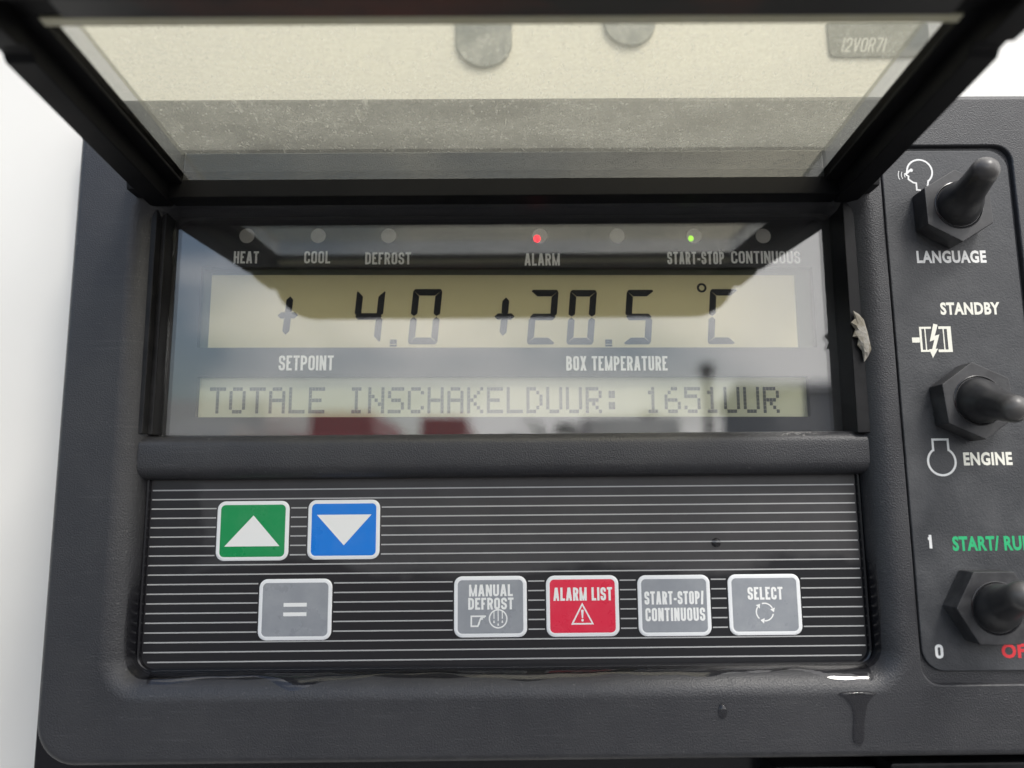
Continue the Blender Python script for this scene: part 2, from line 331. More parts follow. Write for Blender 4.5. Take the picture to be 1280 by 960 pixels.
class Ink:
    """flat print: every stroke lies a few microns above the one before, so none share a plane"""
    def __init__(s, mb, y, mi=0): s.mb = mb; s.y = y; s.k = 0; s.mi = mi
    def poly(s, pts):
        s.k += 1; y = s.y - .004*(s.k % 9); s.mb.add([(p[0], y, p[1]) for p in pts], [tuple(range(len(pts)))], s.mi)
    def line(s, pts, t, ext=True, closed=False, ext2=None):
        P = [Vector(p) for p in pts]; ext2 = ext if ext2 is None else ext2
        if not closed and ext: P[0] = P[0] + (P[0]-P[1]).normalized()*t/2
        if not closed and ext2: P[-1] = P[-1] + (P[-1]-P[-2]).normalized()*t/2
        n = len(P); Lf, Rt = [], []
        for i in range(n):
            a = P[i]-P[i-1] if (i or closed) else P[1]-P[0]
            b = P[(i+1) % n]-P[i] if (i < n-1 or closed) else P[-1]-P[-2]
            a = a.normalized(); b = b.normalized(); d = (a+b)
            d = d.normalized() if d.length > 1e-6 else a
            nrm = Vector((-d.y, d.x)); c = max(.35, nrm.dot(Vector((-a.y, a.x))))
            Lf.append(P[i]+nrm*t/2/c); Rt.append(P[i]-nrm*t/2/c)
        s.k += 1; y = s.y - .004*(s.k % 9)
        s.mb.strips([[(p.x, y, p.y) for p in Lf], [(p.x, y, p.y) for p in Rt]], close=closed, mi=s.mi)
    def circle(s, cx, cz, r, t, a0=0, a1=360, n=32):
        full = abs(a1-a0) >= 360
        pts = [(cx+r*math.cos(rad(a0+(a1-a0)*k/n)), cz+r*math.sin(rad(a0+(a1-a0)*k/n))) for k in range(n if full else n+1)]
        s.line(pts, t, ext=False, closed=full)
    def disc(s, cx, cz, r, n=16): s.poly([(cx+r*math.cos(2*math.pi*k/n), cz+r*math.sin(2*math.pi*k/n)) for k in range(n)])
    def text(s, txt, x0, x1, z0, h, t, th=None, gap=None, rc=.44, slant=0):
        """lettering filling x0..x1 on baseline z0; t stem, th arm thickness"""
        gap = gap if gap is not None else t*.75
        units = sum(GW.get(c, 1.0) for c in txt); w = (x1-x0-gap*(len(txt)-1)-t*txt.count('I'))/units
        x = x0
        for c in txt:
            cw = t if c == 'I' else GW.get(c, 1.0)*w
            for g in GL.get(c, []):
                if g[0] == 'd':
                    _, ax, ay, bx, by = g; k = t*(.66 if c == 'M' else 1.02)
                    X0 = x+k/2+ax*(cw-k); X1 = x+k/2+bx*(cw-k)
                    q = [(X0-k/2, z0+ay*h), (X0+k/2, z0+ay*h), (X1+k/2, z0+by*h), (X1-k/2, z0+by*h)]
                    s.poly([(a+slant*(b-z0), b) for a, b in q])
                else:
                    raw = g[1]; P = [Vector((x+t/2+p[0]*max(0, cw-t), z0+t/2+p[1]*(h-t))) for p in raw]; out = []
                    for i, p in enumerate(P):
                        if len(raw[i]) > 2 and 0 < i < len(P)-1:
                            a, b = P[i-1]-p, P[i+1]-p
                            r = min(rc*cw, a.length*(.5 if len(raw[i-1]) > 2 else .95), b.length*(.5 if len(raw[i+1]) > 2 else .95))
                            q0, q1 = p+a.normalized()*r, p+b.normalized()*r
                            for k in range(6):
                                u = k/5; out.append(q0*(1-u)**2 + p*2*u*(1-u)*.92 + (q0+q1)*.5*2*u*(1-u)*.08 + q1*u*u)
                        else: out.append(p)
                    o2 = [out[0]]
                    for p in out[1:]:
                        if (p-o2[-1]).length > 1e-4: o2.append(p)
                    shut = raw[0][:2] == raw[-1][:2]
                    if shut: o2 = o2[:-1]
                    def edge(a, b): return (a[0] in (0, 1) if abs(a[0]-b[0]) > abs(a[1]-b[1]) else a[1] in (0, 1))
                    s.line([(p.x+slant*(p.y-z0), p.y) for p in o2], t, edge(raw[0], raw[1]), shut, edge(raw[-1], raw[-2]))
            x += cw+gap

# ------------------------------------------------------------------ the setting
GROUND = -1500.0
g = MB(); g.box(-400000, 400000, -600000, 400000, GROUND-200, GROUND); 
def asphalt():
    m, t, b = mat('wet_asphalt')
    f = ramp(t, noise(t, 1.2, 8, .6), [(.35, 0.0), (.7, 1.0)])
    t.links.new(mixcol(t, f, (.060, .060, .062), (.11, .108, .105)), b.inputs['Base Color']); b.inputs['Roughness'].default_value = .75; return m
M['asphalt'] = asphalt()
tag(g.build('ground', 'asphalt', smooth=0), kind='structure')

# white body of the vehicle that carries the panel
b = plate_mb(-900, 900, -700, 700, 60, 28, 90, 12)
body = b.build('body_panel', 'body')
tag(body, 'glossy off-white body panel behind the charcoal control housing', 'body panel')
for cx, ztop, zc, r, lab in ((-5.5, 152, 128.8, 8.0, 'grey round-bottomed tab on the cream body, the taller one left of the other'),
                             (36.2, 152, 134.6, 7.4, 'grey round-bottomed tab on the cream body, the shorter half-disc at the right')):
    q = MB(); lo = [(cx+r*math.cos(rad(180+180*k/24)), zc+r*math.sin(rad(180+180*k/24))*(1.0)) for k in range(25)] + [(cx+r, ztop), (cx-r, ztop)]
    q.prism(lo, 'y', 26.6, 28.6); tag(q.build('round_tab', 'tag', bevel=.4, origin=(cx, 28, zc)), lab, 'tab', 'grey tabs on the white body')

# ------------------------------------------------------------------ control housing
HS = empty('control_housing', (17, 28, 21), 'charcoal textured plastic control housing with rounded frame and wet lower lip', 'housing')
def housing_shell():
    bm = bmesh.new()
    def loop(pts, y): return [bm.verts.new((p[0]*MM, y*MM, p[1]*MM)) for p in pts]
    def strip(a, b_):
        n = len(a)
        for i in range(n):
            j = (i+1) % n; bm.faces.new((a[i], a[j], b_[j], b_[i]))
    O = (-102.2, 137, -56.2, 97.0); orad = [4, 3.2, 9, 6]
    prev = loop(rr(*O, orad, 10), 28)
    outer = None
    seq = [(0, 1.8)] + [(1.7*(1-math.cos(rad(a))), 1.8-1.8*math.sin(rad(a))) for a in (15, 30, 45, 60, 75, 90)]
    for d, y in seq:
        cur = loop(inset_rr(*O, orad, d, 10), y); strip(prev, cur); prev = cur
    outer = prev
    # opening for the display and the keypad
    A = (-89.6, 88.6, -43.4, 76.0); ar = 9.5
    first = loop(rr(*A, ar, 10), 0); prev = first
    for a in (10, 20, 30, 40, 50, 60, 70, 80, 90):
        d = 5.6*math.sin(rad(a)); y = 6.2*(1-math.cos(rad(a)))
        cur = loop(inset_rr(*A, ar, d, 10), y); strip(prev, cur); prev = cur
    cur = loop(inset_rr(*A, ar, 5.75, 10), 14); strip(prev, cur); bm.faces.new(cur)
    # shallow pocket of the switch plate
    B = (90.2, 123.2, -41.6, 84.0); br = 4.5
    fb = loop(rr(*B, br, 10), 0); prev = fb
    for d, y in ((.12, .03), (.3, .15), (.42, .4), (.5, 1.3)):
        cur = loop(inset_rr(*B, br, d, 10), y); strip(prev, cur); prev = cur
    bm.faces.new(prev)
    edges = []
    for lp in (outer, first, fb):
        for i in range(len(lp)):
            e = bm.edges.get((lp[i], lp[(i+1) % len(lp)])); edges.append(e)
    bmesh.ops.triangle_fill(bm, use_beauty=True, use_dissolve=False, edges=edges)
    bmesh.ops.recalc_face_normals(bm, faces=bm.faces)
    me = bpy.data.meshes.new('shell'); bm.to_mesh(me); bm.free(); me.materials.append(M['housing'])
    me.shade_smooth(); me.set_sharp_from_angle(angle=rad(32))
    o = bpy.data.objects.new('shell', me); C.objects.link(o); wn_ = o.modifiers.new('normals', 'WEIGHTED_NORMAL'); wn_.keep_sharp = True; wn_.weight = 100; o.parent = HS; o.location = -Vector(HS['at'])*MM; return o
housing_shell()
# bar between display and keypad, rounded front
BF = 2.7      # depth of the bar's front below the housing face
pf = [(13.5, 15.0), (BF+3.4, 15.0)] + [(BF+3.4-3.4*math.sin(rad(a)), 15.0-2.6*(1-math.cos(rad(a)))) for a in (20, 40, 60, 75, 90)] + \
     [(BF-.08, 11.0), (BF-.02, 9.2)] + [(BF+3.0*(1-math.cos(rad(a))), 7.7-2.8*math.sin(rad(a))) for a in (0, 25, 50, 70, 90)] + [(13.5, 4.9)]
cb = MB(); cb.prism([(q[0], q[1]) for q in pf], 'x', -84.9, 84.0); cb.build('crossbar', 'bar', HS)
gk = plate_mb(-113.0, 150, -82, 104, [3, 1.5, 14, 6], 19, 27.6, 1.0); gk.build('gasket', 'seal', HS)
for s in (-1, 1):
    q = MB(); cx = 86.4*s
    lo = [(-2.6+3.4*math.cos(rad(a)), 76+3.4*math.sin(rad(a))) for a in range(0, 181, 20)] + [(-5, 71.5), (3, 71.5)]
    q.prism([(p[0], p[1]) for p in lo], 'x', cx-1.3, cx+1.3); q.build('hinge_lug', 'black', HS, bevel=.3)

# dark bracket under the housing at the right
br_ = MB(); br_.box(84, 150, 4, 27, -74, -58.5); br_.box(60, 84, 10, 27, -70, -61)
br_.box(30, 150, 16, 27, -90, -76)
tag(br_.build('mounting_bracket', 'black', bevel=.8), 'dark bracket below the lower right edge of the housing', 'bracket')

# ------------------------------------------------------------------ display unit
DU = empty('display_unit', (0, 12, 42), 'glossy display window with two pale liquid crystal readouts and indicator lamps', 'display')
DU.rotation_euler = (0, rad(.40), 0)
def win_board():
    bm = bmesh.new()
    def loop(pts, y): return [bm.verts.new((p[0]*MM, y*MM, p[1]*MM)) for p in pts]
    outer = loop(rr(-83.6, 83.6, 14.2, 71.4, .4, 2), 10); fills = [outer]
    for (x0, x1, z0, z1) in ((-75.6, 76.6, 36.5, 56.9), (-75.0, 74.0, 19.4, 29.3)):
        a = loop(rr(x0, x1, z0, z1, .25, 2), 10); b_ = loop(rr(x0, x1, z0, z1, .25, 2), 12.2); fills.append(a)
        for i in range(len(a)): j = (i+1) % len(a); bm.faces.new((a[i], a[j], b_[j], b_[i]))
    ed = [bm.edges.get((l[i], l[(i+1) % len(l)])) or bm.edges.new((l[i], l[(i+1) % len(l)])) for l in fills for i in range(len(l))]
    bmesh.ops.triangle_fill(bm, use_beauty=True, use_dissolve=False, edges=ed)
    bmesh.ops.recalc_face_normals(bm, faces=bm.faces)
    me = bpy.data.meshes.new('label_board'); bm.to_mesh(me); bm.free(); me.materials.append(M['board'])
    o = bpy.data.objects.new('label_board', me); C.objects.link(o); o.parent = DU; o.location = -Vector(DU['at'])*MM
win_board()
for txt, x0, x1, z0, h in (('HEAT', -67.7, -61.5, 57.85, 3.1), ('COOL', -50.2, -43.7, 57.85, 3.15), ('DEFROST', -35.0, -23.6, 57.6, 3.1), ('ALARM', 4.7, 13.5, 57.3, 3.15),
                           ('START-STOP', 40.4, 54.6, 57.65, 3.2), ('CONTINUOUS', 56.4, 73.7, 57.85, 3.2), ('SETPOINT', -55.4, -42.0, 30.85, 3.7), ('BOX TEMPERATURE', 14.8, 39.6, 30.75, 3.6)):
    lt = MB(); ink = Ink(lt, 9.985); ink.text(txt, x0, x1, z0, h, .50 if h < 3.4 else .56, gap=.30)
    lt.build('lettering', 'print', DU, smooth=0)
# large segment readout
l1 = MB(); l1.box(-76.4, 77.4, 12.0, 14, 35.6, 57.6, 1); l1.box(-73.6, 72.6, 11.9, 13, 35.4, 55.4, 0)
SD = l1.build('segment_readout', ['lcd', 'lcdrim_shadow'], DU, smooth=0)
SD['at'] = (0, 0, 0)
sg = MB(); ink = Ink(sg, 11.86)
def digit(x0, z0, w, h, on, t=1.7, sl=.085):
    """seven bars on a leaning figure"""
    G = .10
    def q(pts): ink.poly([(x0+a+sl*(b), z0+b) for a, b in pts])
    H = h; m_ = H/2; e = t*.55; w = w-sl*h
    if 'a' in on: q([(G+e*.45, H), (w-G-e*.45, H), (w-G, H-e*.4), (w-t, H-t), (t, H-t), (G, H-e*.4)][0:6])
    if 'd' in on: q([(G+e*.45, 0), (G, e*.4), (t, t), (w-t, t), (w-G, e*.4), (w-G-e*.45, 0)])
    if 'g' in on: q([(G*2, m_), (t*.62, m_+t/2), (w-t*.62, m_+t/2), (w-G*2, m_), (w-t*.62, m_-t/2), (t*.62, m_-t/2)])
    for nm, lft, upr in (('f', 1, 1), ('b', 0, 1), ('e', 1, 0), ('c', 0, 0)):
        if nm not in on: continue
        P = [(0, H-e*.6-G), (e*.25, H-e*.4-G), (t-G*.5, H-t-G*1.6), (t-G*.5, m_+t*.45), (t*.5, m_+G), (0, m_+t*.42)]
        if not upr: P = [(a, H-b_) for a, b_ in P]
        if not lft: P = [(w-a, b_) for a, b_ in P]
        q(P)
def plus_(cx, zc, tilt=.085):
    for pts in ([(-.9, .95), (0, .5), (.9, .95), (.9, 4.0), (0, 4.9), (-.9, 4.0)], [(-.9, -.95), (0, -.5), (.9, -.95), (.9, -4.0), (0, -4.9), (-.9, -4.0)],
                [(-2.55, 0), (-1.7, .8), (1.7, .8), (2.55, 0), (1.7, -.8), (-1.7, -.8)]):
        ink.poly([(cx+a*(.95 if abs(a) < 1 else 1)+tilt*b_, zc+b_) for a, b_ in pts])
K = .0070     # the readout leans by the unit's own small rotation, so undo it in the measured heights
for x0, x1, z0, z1, on in ((-38.3, -30.0, 37.85, 51.7, 'fgbc'), (-24.3, -15.8, 37.7, 51.8, 'abcdef'), (5.2, 13.3, 37.65, 51.6, 'abged'), (15.0, 22.9, 37.6, 51.55, 'abcdef'), (29.2, 37.2, 37.65, 51.6, 'afgcd'), (50.1, 58.2, 37.7, 51.8, 'afed')):
    digit(x0, z0, x1-x0, z1-z0, on)
plus_(-54.2, 45.05); plus_(-.3, 44.75)
for x in (-28.7, 24.7):
    ink.poly([(x, 38.9), (x+1.7, 38.9), (x+1.7, 37.75), (x, 37.75)]); ink.poly([(x, 37.6), (x+1.7, 37.6), (x+1.7, 37.1), (x, 37.1)])
ink.circle(49.2, 52.1, .95, .55)
sg.build('digits', 'seg', SD, smooth=0)
# dot matrix readout
l2 = MB(); l2.box(-76, 75, 11.8, 14, 18.6, 30.1, 0)
TD = l2.build('text_readout', 'lcd2', DU, smooth=0); TD['at'] = (0, 0, 0)
F57 = {'T': '1F040404040404', 'O': '0E11111111110E', 'A': '0E11111F111111', 'L': '1010101010101F', 'E': '1F10101E10101F', 'I': '0E04040404040E', 'N': '11111915131111', 'S': '0F10100E01011E',
       'C': '0E11101010110E', 'H': '1111111F111111', 'K': '11121418141211', 'D': '1C12111111121C', 'U': '1111111111110E', 'R': '1E11111E141211', ':': '000C0C000C0C00', '1': '040C040404040E', '6': '0608101E11110E', '5': '1F101E0101110E'}
dm = MB(); pitch = 4.845; px, pz = .80, .93; zt = 26.95
for k, c in enumerate('TOTALE INSCHAKELDUUR: 1651UUR'):
    if c == ' ': continue
    for rI in range(7):
        bits = int(F57[c][rI*2:rI*2+2], 16)
        for cI in range(5):
            if bits >> (4-cI) & 1:
                x = -72.45+k*pitch+cI*px; z = zt-rI*pz
                dm.add([(x, 11.76, z), (x+px*.93, 11.76, z), (x+px*.93, 11.76, z-pz*.93), (x, 11.76, z-pz*.93)], [(0, 1, 2, 3)])
dm.build('characters', 'dot', TD, smooth=0)
# indicator lamps
for i, x in enumerate((-64.7, -46.9, -29.3, 8.6, 28.0, 47.3, 64.7)):
    z = 65.0; q = MB(); n = 24
    ls = [[(x+r*math.cos(2*math.pi*k/n), y, z+r*math.sin(2*math.pi*k/n)) for k in range(n)] for r, y in ((1.9, 10.2), (1.9, 9.96), (1.7, 9.92), (.9, 9.9))]
    q.strips(ls); q.cap(ls[-1]); o = q.build('indicator_lamp', 'lens', DU); o['at'] = (0, 0, 0)
    if i in (3, 5):
        o['label'] = 'indicator lamp lit red' if i == 3 else 'indicator lamp lit green'
        e = MB(); rr_ = .92 if i == 3 else .72; cx, cz = (x-.75, z-.75) if i == 3 else (x-.85, z-.7)
        ls = [[(cx+rr_*math.cos(rad(f))*math.cos(2*math.pi*k/n), 9.9-.25*math.sin(rad(f)), cz+rr_*math.cos(rad(f))*math.sin(2*math.pi*k/n)*1.1) for k in range(n)] for f in (0, 30, 60, 80)]
        e.strips(ls); e.cap(ls[-1]); e.build('glow', 'red_lit' if i == 3 else 'green_lit', o)
for xa, xb, ya in ((-86.9, -83.9, 2.6), (-84.2, -82.7, 5.0), (81.6, 87.6, 2.2)):  # black seal strips, widened to imitate the shaded, wet recess walls
    q = MB(); q.box(xa, xb, ya, 12, 14.8, 73.5); q.build('seal_and_wall_shade', 'black', DU, bevel=.3)
gl = plate_mb(-82.6, 82.6, 14.7, 71.0, .5, 8.7, 9.7, .25); gl.build('cover_glass', 'glass', DU, smooth=0)

# ------------------------------------------------------------------ membrane keypad
KP = empty('membrane_keypad', (-.7, 8, -17), 'black membrane keypad with thin silver lines and seven coloured keys', 'keypad')
X0, X1, Z0, Z1 = -84.2, 83.0, -38.6, 8.5
q = MB(); R0 = 4.2
ls = [at_y(rr(X0, X1, Z0, Z1, R0), 13)] + [at_y(inset_rr(X0, X1, Z0, Z1, R0, d), y) for d, y in ((0, 6.6), (.1, 6.2), (.4, 6.0), (.75, 6.2), (.9, 6.7), (1.0, 7.1))]
q.strips(ls); q.build('bead', 'seal', KP)
mb_ = plate_mb(X0+.9, X1-.9, Z0+.9, Z1-.2, R0-.9, 7.0, 12.5, .1)
ink = Ink(mb_, 6.985, 1)
keys = [(-59.1, -7.0, 'green_key'), (-38.0, -6.9, 'blue_key'), (-48.7, -24.8, 'grey_key'), (-4.0, -24.6, 'grey_key'), (17.15, -24.65, 'red_key'), (38.25, -24.75, 'grey_key'), (59.1, -24.75, 'grey_key')]
KW, KH = 8.35, 6.8
for i in range(19):
    z = 2.45-2.145*i; sp = [(-82.9+max(0, (-35.0-z))*.9*(1 if z < -35 else 0), 81.7-max(0, (-35.0-z))*.9)]
    for kx, kz, _ in sorted(keys):
        if abs(z-kz) < KH+.25:
            a, b_ = sp.pop(); sp += [(a, kx-KW-.35), (kx+KW+.35, b_)]
    for a, b_ in sp: ink.poly([(a, z-.145), (b_, z-.145), (b_, z+.145), (a, z+.145)])
mb_.build('membrane', ['keypad', 'stripe'], KP, smooth=30)
for idx, (kx, kz, mk) in enumerate(keys):
    q = MB(); a = (kx-KW, kx+KW, kz-KH, kz+KH); r = 1.9
    ls = [at_y(rr(*a, r), 7.0), at_y(rr(*a, r), 6.82), at_y(inset_rr(*a, r, .12), 6.72), at_y(inset_rr(*a, r, .85), 6.70)]
    q.strips(ls, mi=0)
    l3 = [ls[-1], at_y(inset_rr(*a, r, .95), 6.74), at_y(inset_rr(*a, r, 1.3), 6.66)]
    q.strips(l3, mi=1); q.cap(l3[-1], 1)
    o = q.build('key', ['white', mk], KP, smooth=50); o['at'] = (0, 0, 0)
    o['label'] = ['green key with white up triangle', 'blue key with white down triangle', 'grey key with equals sign', 'grey key lettered MANUAL DEFROST', 'red key lettered ALARM LIST', 'grey key lettered START-STOP/ CONTINUOUS', 'grey key lettered SELECT'][idx]
    l = MB(); ik = Ink(l, 6.645); y = 0
    if idx == 0: ik.poly([(kx-6.4, kz-3.55), (kx+6.35, kz-3.55), (kx+.1, kz+3.5)])
    if idx == 1: ik.poly([(kx-6.3, kz+3.4), (kx+6.4, kz+3.4), (kx+.1, kz-3.6)])
    if idx == 2:
        for dz in (1.05, -1.05): ik.poly([(kx-2.65, kz+dz-.42), (kx+2.65, kz+dz-.42), (kx+2.65, kz+dz+.42), (kx-2.65, kz+dz+.42)])
    if idx == 3:
        ik.text('MANUAL', -8.9, 1.15, -22.3, 2.65, .50, gap=.24); ik.text('DEFROST', -9.1, 1.3, -25.25, 2.65, .50, gap=.24)
    if idx == 4: ik.text('ALARM LIST', 10.45, 24.0, -23.45, 2.95, .52, gap=.24)
    if idx == 5:
        ik.text('START-STOP/', 31.4, 45.05, -24.5, 2.95, .50, gap=.22); ik.text('CONTINUOUS', 31.5, 45.2, -28.2, 2.95, .50, gap=.24)
    if idx == 6: ik.text('SELECT', 55.2, 63.3, -23.65, 2.85, .50, gap=.24)
    l.build('legend', 'print', o, smooth=0)
    s_ = MB(); ik = Ink(s_, 6.645)
    if idx == 3:
        ik.line([(-5.2, -26.7), (-8.4, -26.7), (-8.4, -28.9), (-6.9, -28.9), (-6.3, -27.3), (-5.9, -27.3)], .34); ik.line([(-6.6, -28.5), (-6.2, -27.0), (-5.4, -27.0)], .2)
        ik.circle(-2.25, -27.3, 2.0, .3)
        for dx, a, b_ in ((-.95, 1.5, .1), (0, 1.9, -.4), (.95, 1.5, .1)):
            ik.line([(-2.25+dx, -27.3+a), (-2.25+dx, -27.3+b_)], .22)
        for dx, dz in ((-.95, -.75), (0, -1.35), (.95, -.75)): ik.disc(-2.25+dx, -27.3+dz, .2); ik.poly([(-2.25+dx-.17, -27.3+dz+.08), (-2.25+dx+.17, -27.3+dz+.08), (-2.25+dx, -27.3+dz+.55)])
    if idx == 4:
        ik.line([(14.7, -28.6), (19.4, -28.6), (17.05, -24.25)], .34, closed=True)
        ik.poly([(16.75, -25.5), (17.35, -25.5), (17.2, -27.35), (16.9, -27.35)]); ik.disc(17.05, -27.8, .28)
    if idx == 6:
        for a0 in (25, 145, 265):
            ik.circle(58.95, -26.4, 1.95, .3, a0, a0+82, 14); a = rad(a0-6+0); c_, s2 = math.cos(a), math.sin(a)
            P0 = Vector((58.95+1.95*c_, -26.4+1.95*s2)); T = Vector((s2, -c_)); Nn = Vector((c_, s2))
            ik.poly([tuple(P0+T*.75), tuple(P0-T*.15+Nn*.6), tuple(P0-T*.15-Nn*.6)])
    if s_.v: s_.build('symbol', 'print', o, smooth=0)

# ------------------------------------------------------------------ switch plate with lettering
SP = empty('switch_plate', (106.3, 1.7, 22), 'charcoal switch plate with white green and red lettering right of the display', 'plate')
plate_mb(91.2, 122.0, -38.6, 82.6, 5.0, .55, 1.28, .35).build('plate', 'plate', SP)
def word(txt, x0, x1, z0, h, t, mt, name='lettering', **k):
    cu = bpy.data.curves.new('lettering_outline', 'FONT'); cu.body = txt; cu.size = 1; cu.offset = t; cu.resolution_u = 3
    cu.space_character = 1.08
    to = bpy.data.objects.new('lettering_outline', cu); C.objects.link(to); bpy.context.view_layer.update()
    me = bpy.data.meshes.new_from_object(to.evaluated_get(bpy.context.evaluated_depsgraph_get()))
    v = [p.co.copy() for p in me.vertices]; f = [list(p.vertices) for p in me.polygons]
    bpy.data.objects.remove(to); bpy.data.curves.remove(cu); bpy.data.meshes.remove(me)
    ax, bx = min(p.x for p in v), max(p.x for p in v); az, bz = min(p.y for p in v), max(p.y for p in v)
    if '/' in txt: az, bz = -.005, bz
    q = MB(); q.add([(x0+(p.x-ax)/(bx-ax)*(x1-x0), .53, z0+(p.y-az)/(bz-az)*h) for p in v], f)
    return q.build(name, mt, SP, smooth=0)
word('LANGUAGE', 97.8, 114.4, 54.25, 3.1, .040, 'print')
word('STANDBY', 102.3, 116.4, 41.65, 3.05, .040, 'warmprint')
word('ENGINE', 104.4, 115.6, 6.4, 3.05, .040, 'warmprint')

for c_, xa, xb, za in (('1', 94.2, 95.5, -12.05), ('0', 94.1, 95.9, -35.8)):
    q = MB(); Ink(q, .53).text(c_, xa, xb, za, 3.0, .62); q.build('lettering', 'print', SP, smooth=0)
word('START/ RUN', 100.1, 118.2, -12.5, 3.1, .040, 'greenprint')
word('OFF', 108.8, 116.2, -35.9, 3.1, .040, 'redprint')
q = MB(); ik = Ink(q, .53)      # talking head
hx, hz, hr = 100.35, 77.15, 3.05
ik.circle(hx, hz, hr, .42, -52, 168, 30)
a = rad(168); b0 = (hx+hr*math.cos(a), hz+hr*math.sin(a))
ik.line([b0, (97.05, 76.35), (97.6, 76.0), (97.45, 75.3), (98.6, 74.4), (99.3, 74.3), (99.3, 72.55), (100.1, 72.5)], .38)
ik.line([(hx+hr*math.cos(rad(-52)), hz+hr*math.sin(rad(-52))), (102.0, 73.6)], .42)
ik.disc(98.35, 77.55, .42)
ik.line([(97.9, 77.4), (97.0, 76.6)], .5)
for r_0, a0, a1 in ((1.0, 150, 215), (1.75, 152, 211), (2.5, 154, 207)): ik.circle(97.6, 76.3, r_0, .17, a0, a1, 10)
q.build('symbol', 'print', SP, smooth=0)
q = MB(); ik = Ink(q, .53)      # electric motor with a bolt
ik.poly([(95.0, 36.3), (96.8, 36.3), (96.8, 35.1), (95.0, 35.1)])
ik.line([(99.4, 38.6), (97.1, 38.6), (97.1, 33.1), (99.0, 33.1)], .5); ik.line([(98.2, 38.4), (98.2, 33.3)], .28)
ik.line([(101.7, 38.6), (104.0, 38.6), (104.0, 33.1), (101.3, 33.1)], .62); ik.line([(102.5, 38.4), (102.5, 33.3)], .28); ik.line([(103.6, 38.4), (103.6, 33.3)], .5)
ik.poly([(100.3, 39.6), (101.3, 39.3), (100.4, 36.7), (101.5, 37.0), (100.2, 33.2), (99.4, 33.2), (100.2, 35.7), (99.1, 35.3)]); ik.poly([(98.8, 33.5), (100.9, 33.6), (99.5, 31.4)])
q.build('symbol', 'warmprint', SP, smooth=0)
q = MB(); ik = Ink(q, .53)      # engine ring
ex, ez, er = 99.4, 7.4, 3.15
ik.circle(ex, ez, er, .5, -236, 56, 34)
ik.line([(ex-er*.559, ez+er*.829), (ex-1.75, 12.4), (ex+1.75, 12.4), (ex+er*.559, ez+er*.829)], .5)
q.build('symbol', 'print', SP, smooth=0)

# ------------------------------------------------------------------ toggle switches
def make_toggle(at, rot, tip, label):
    T = empty('toggle_switch', at, label, 'switch', 'toggle switches on the switch plate')
    ax, ay, az = at; n = 6
    def hexl(r, y): return [(ax+r*math.cos(rad(rot+60*k)), y, az+r*math.sin(rad(rot+60*k))) for k in range(n)]
    q = MB(); ls = [hexl(8.85, .5), hexl(8.85, -5.0)]
    q.strips(ls); q.cap(ls[0])
    m_ = 40
    def ring(r, y): return [(ax+r*math.cos(2*math.pi*k/m_), y, az+r*math.sin(2*math.pi*k/m_)) for k in range(m_)]
    def hexm(r, y):
        out = []
        for k in range(m_):
            a = 2*math.pi*k/m_; d = (a-rad(rot)) % rad(60)-rad(30); rad_ = r*math.cos(rad(30))/math.cos(d); out.append((ax+rad_*math.cos(a), y, az+rad_*math.sin(a)))
        return out
    # flat hexagonal face with a round mouth
    bm_f = [hexl(8.85, -5.0)]
    q.cap(bm_f[0])
    q.build('nut', 'nut', T, bevel=.28, bseg=2, smooth=40)
    c = MB(); ls = [ring(r, y) for r, y in ((5.7, -4.9), (5.7, -5.12), (5.5, -5.2), (5.3, -5.05), (5.15, -4.9))]
    c.strips(ls); c.build('mouth_ring', 'seal', T)
    lv = MB(); base = Vector((ax, -5.0, az)); L_ = Vector(tip)-base
    ls = []
    for k in range(13):
        u = k/12; ctr = base+L_*u
        r = [5.1, 5.0, 4.8, 4.4, 3.85, 3.5, 3.35, 3.25, 3.18, 3.1, 3.05, 3.0, 2.95][k]
        w = min(1, u*2.2); nrm = (Vector((0, -1, 0))*(1-w)+L_.normalized()*w).normalized()
        ux = nrm.cross(Vector((0, 0, 1))).normalized(); uz = ux.cross(nrm)
        ls.append([tuple(ctr+ux*r*math.cos(2*math.pi*j/32)+uz*r*math.sin(2*math.pi*j/32)) for j in range(32)])
    nrm = L_.normalized(); ux = nrm.cross(Vector((0, 0, 1))).normalized(); uz = ux.cross(nrm); ctr = Vector(tip)
    for f in (18, 36, 54, 70, 84):
        r = 2.95*math.cos(rad(f)); cc = ctr+nrm*2.75*math.sin(rad(f))
        ls.append([tuple(cc+ux*r*math.cos(2*math.pi*j/32)+uz*r*math.sin(2*math.pi*j/32)) for j in range(32)])
    lv.strips(ls); lv.cap(ls[-1]); lv.build('lever_boot', 'rubber', T, smooth=60, origin=tuple(Vector(tip)+nrm*2.75))
make_toggle((105.7, .5, 66.5), 91, (104.3, -17.5, 69.4), 'toggle switch above the LANGUAGE lettering, its lever tilted upward')
make_toggle((105.9, .5, 20.7), 95, (105.1, -17.5, 17.4), 'toggle switch between STANDBY and ENGINE, its lever pointing slightly down')
make_toggle((105.4, .5, -24.4), 180, (102.8, -17.5, -20.3), 'toggle switch between START/ RUN and OFF, cut by the photo edge')

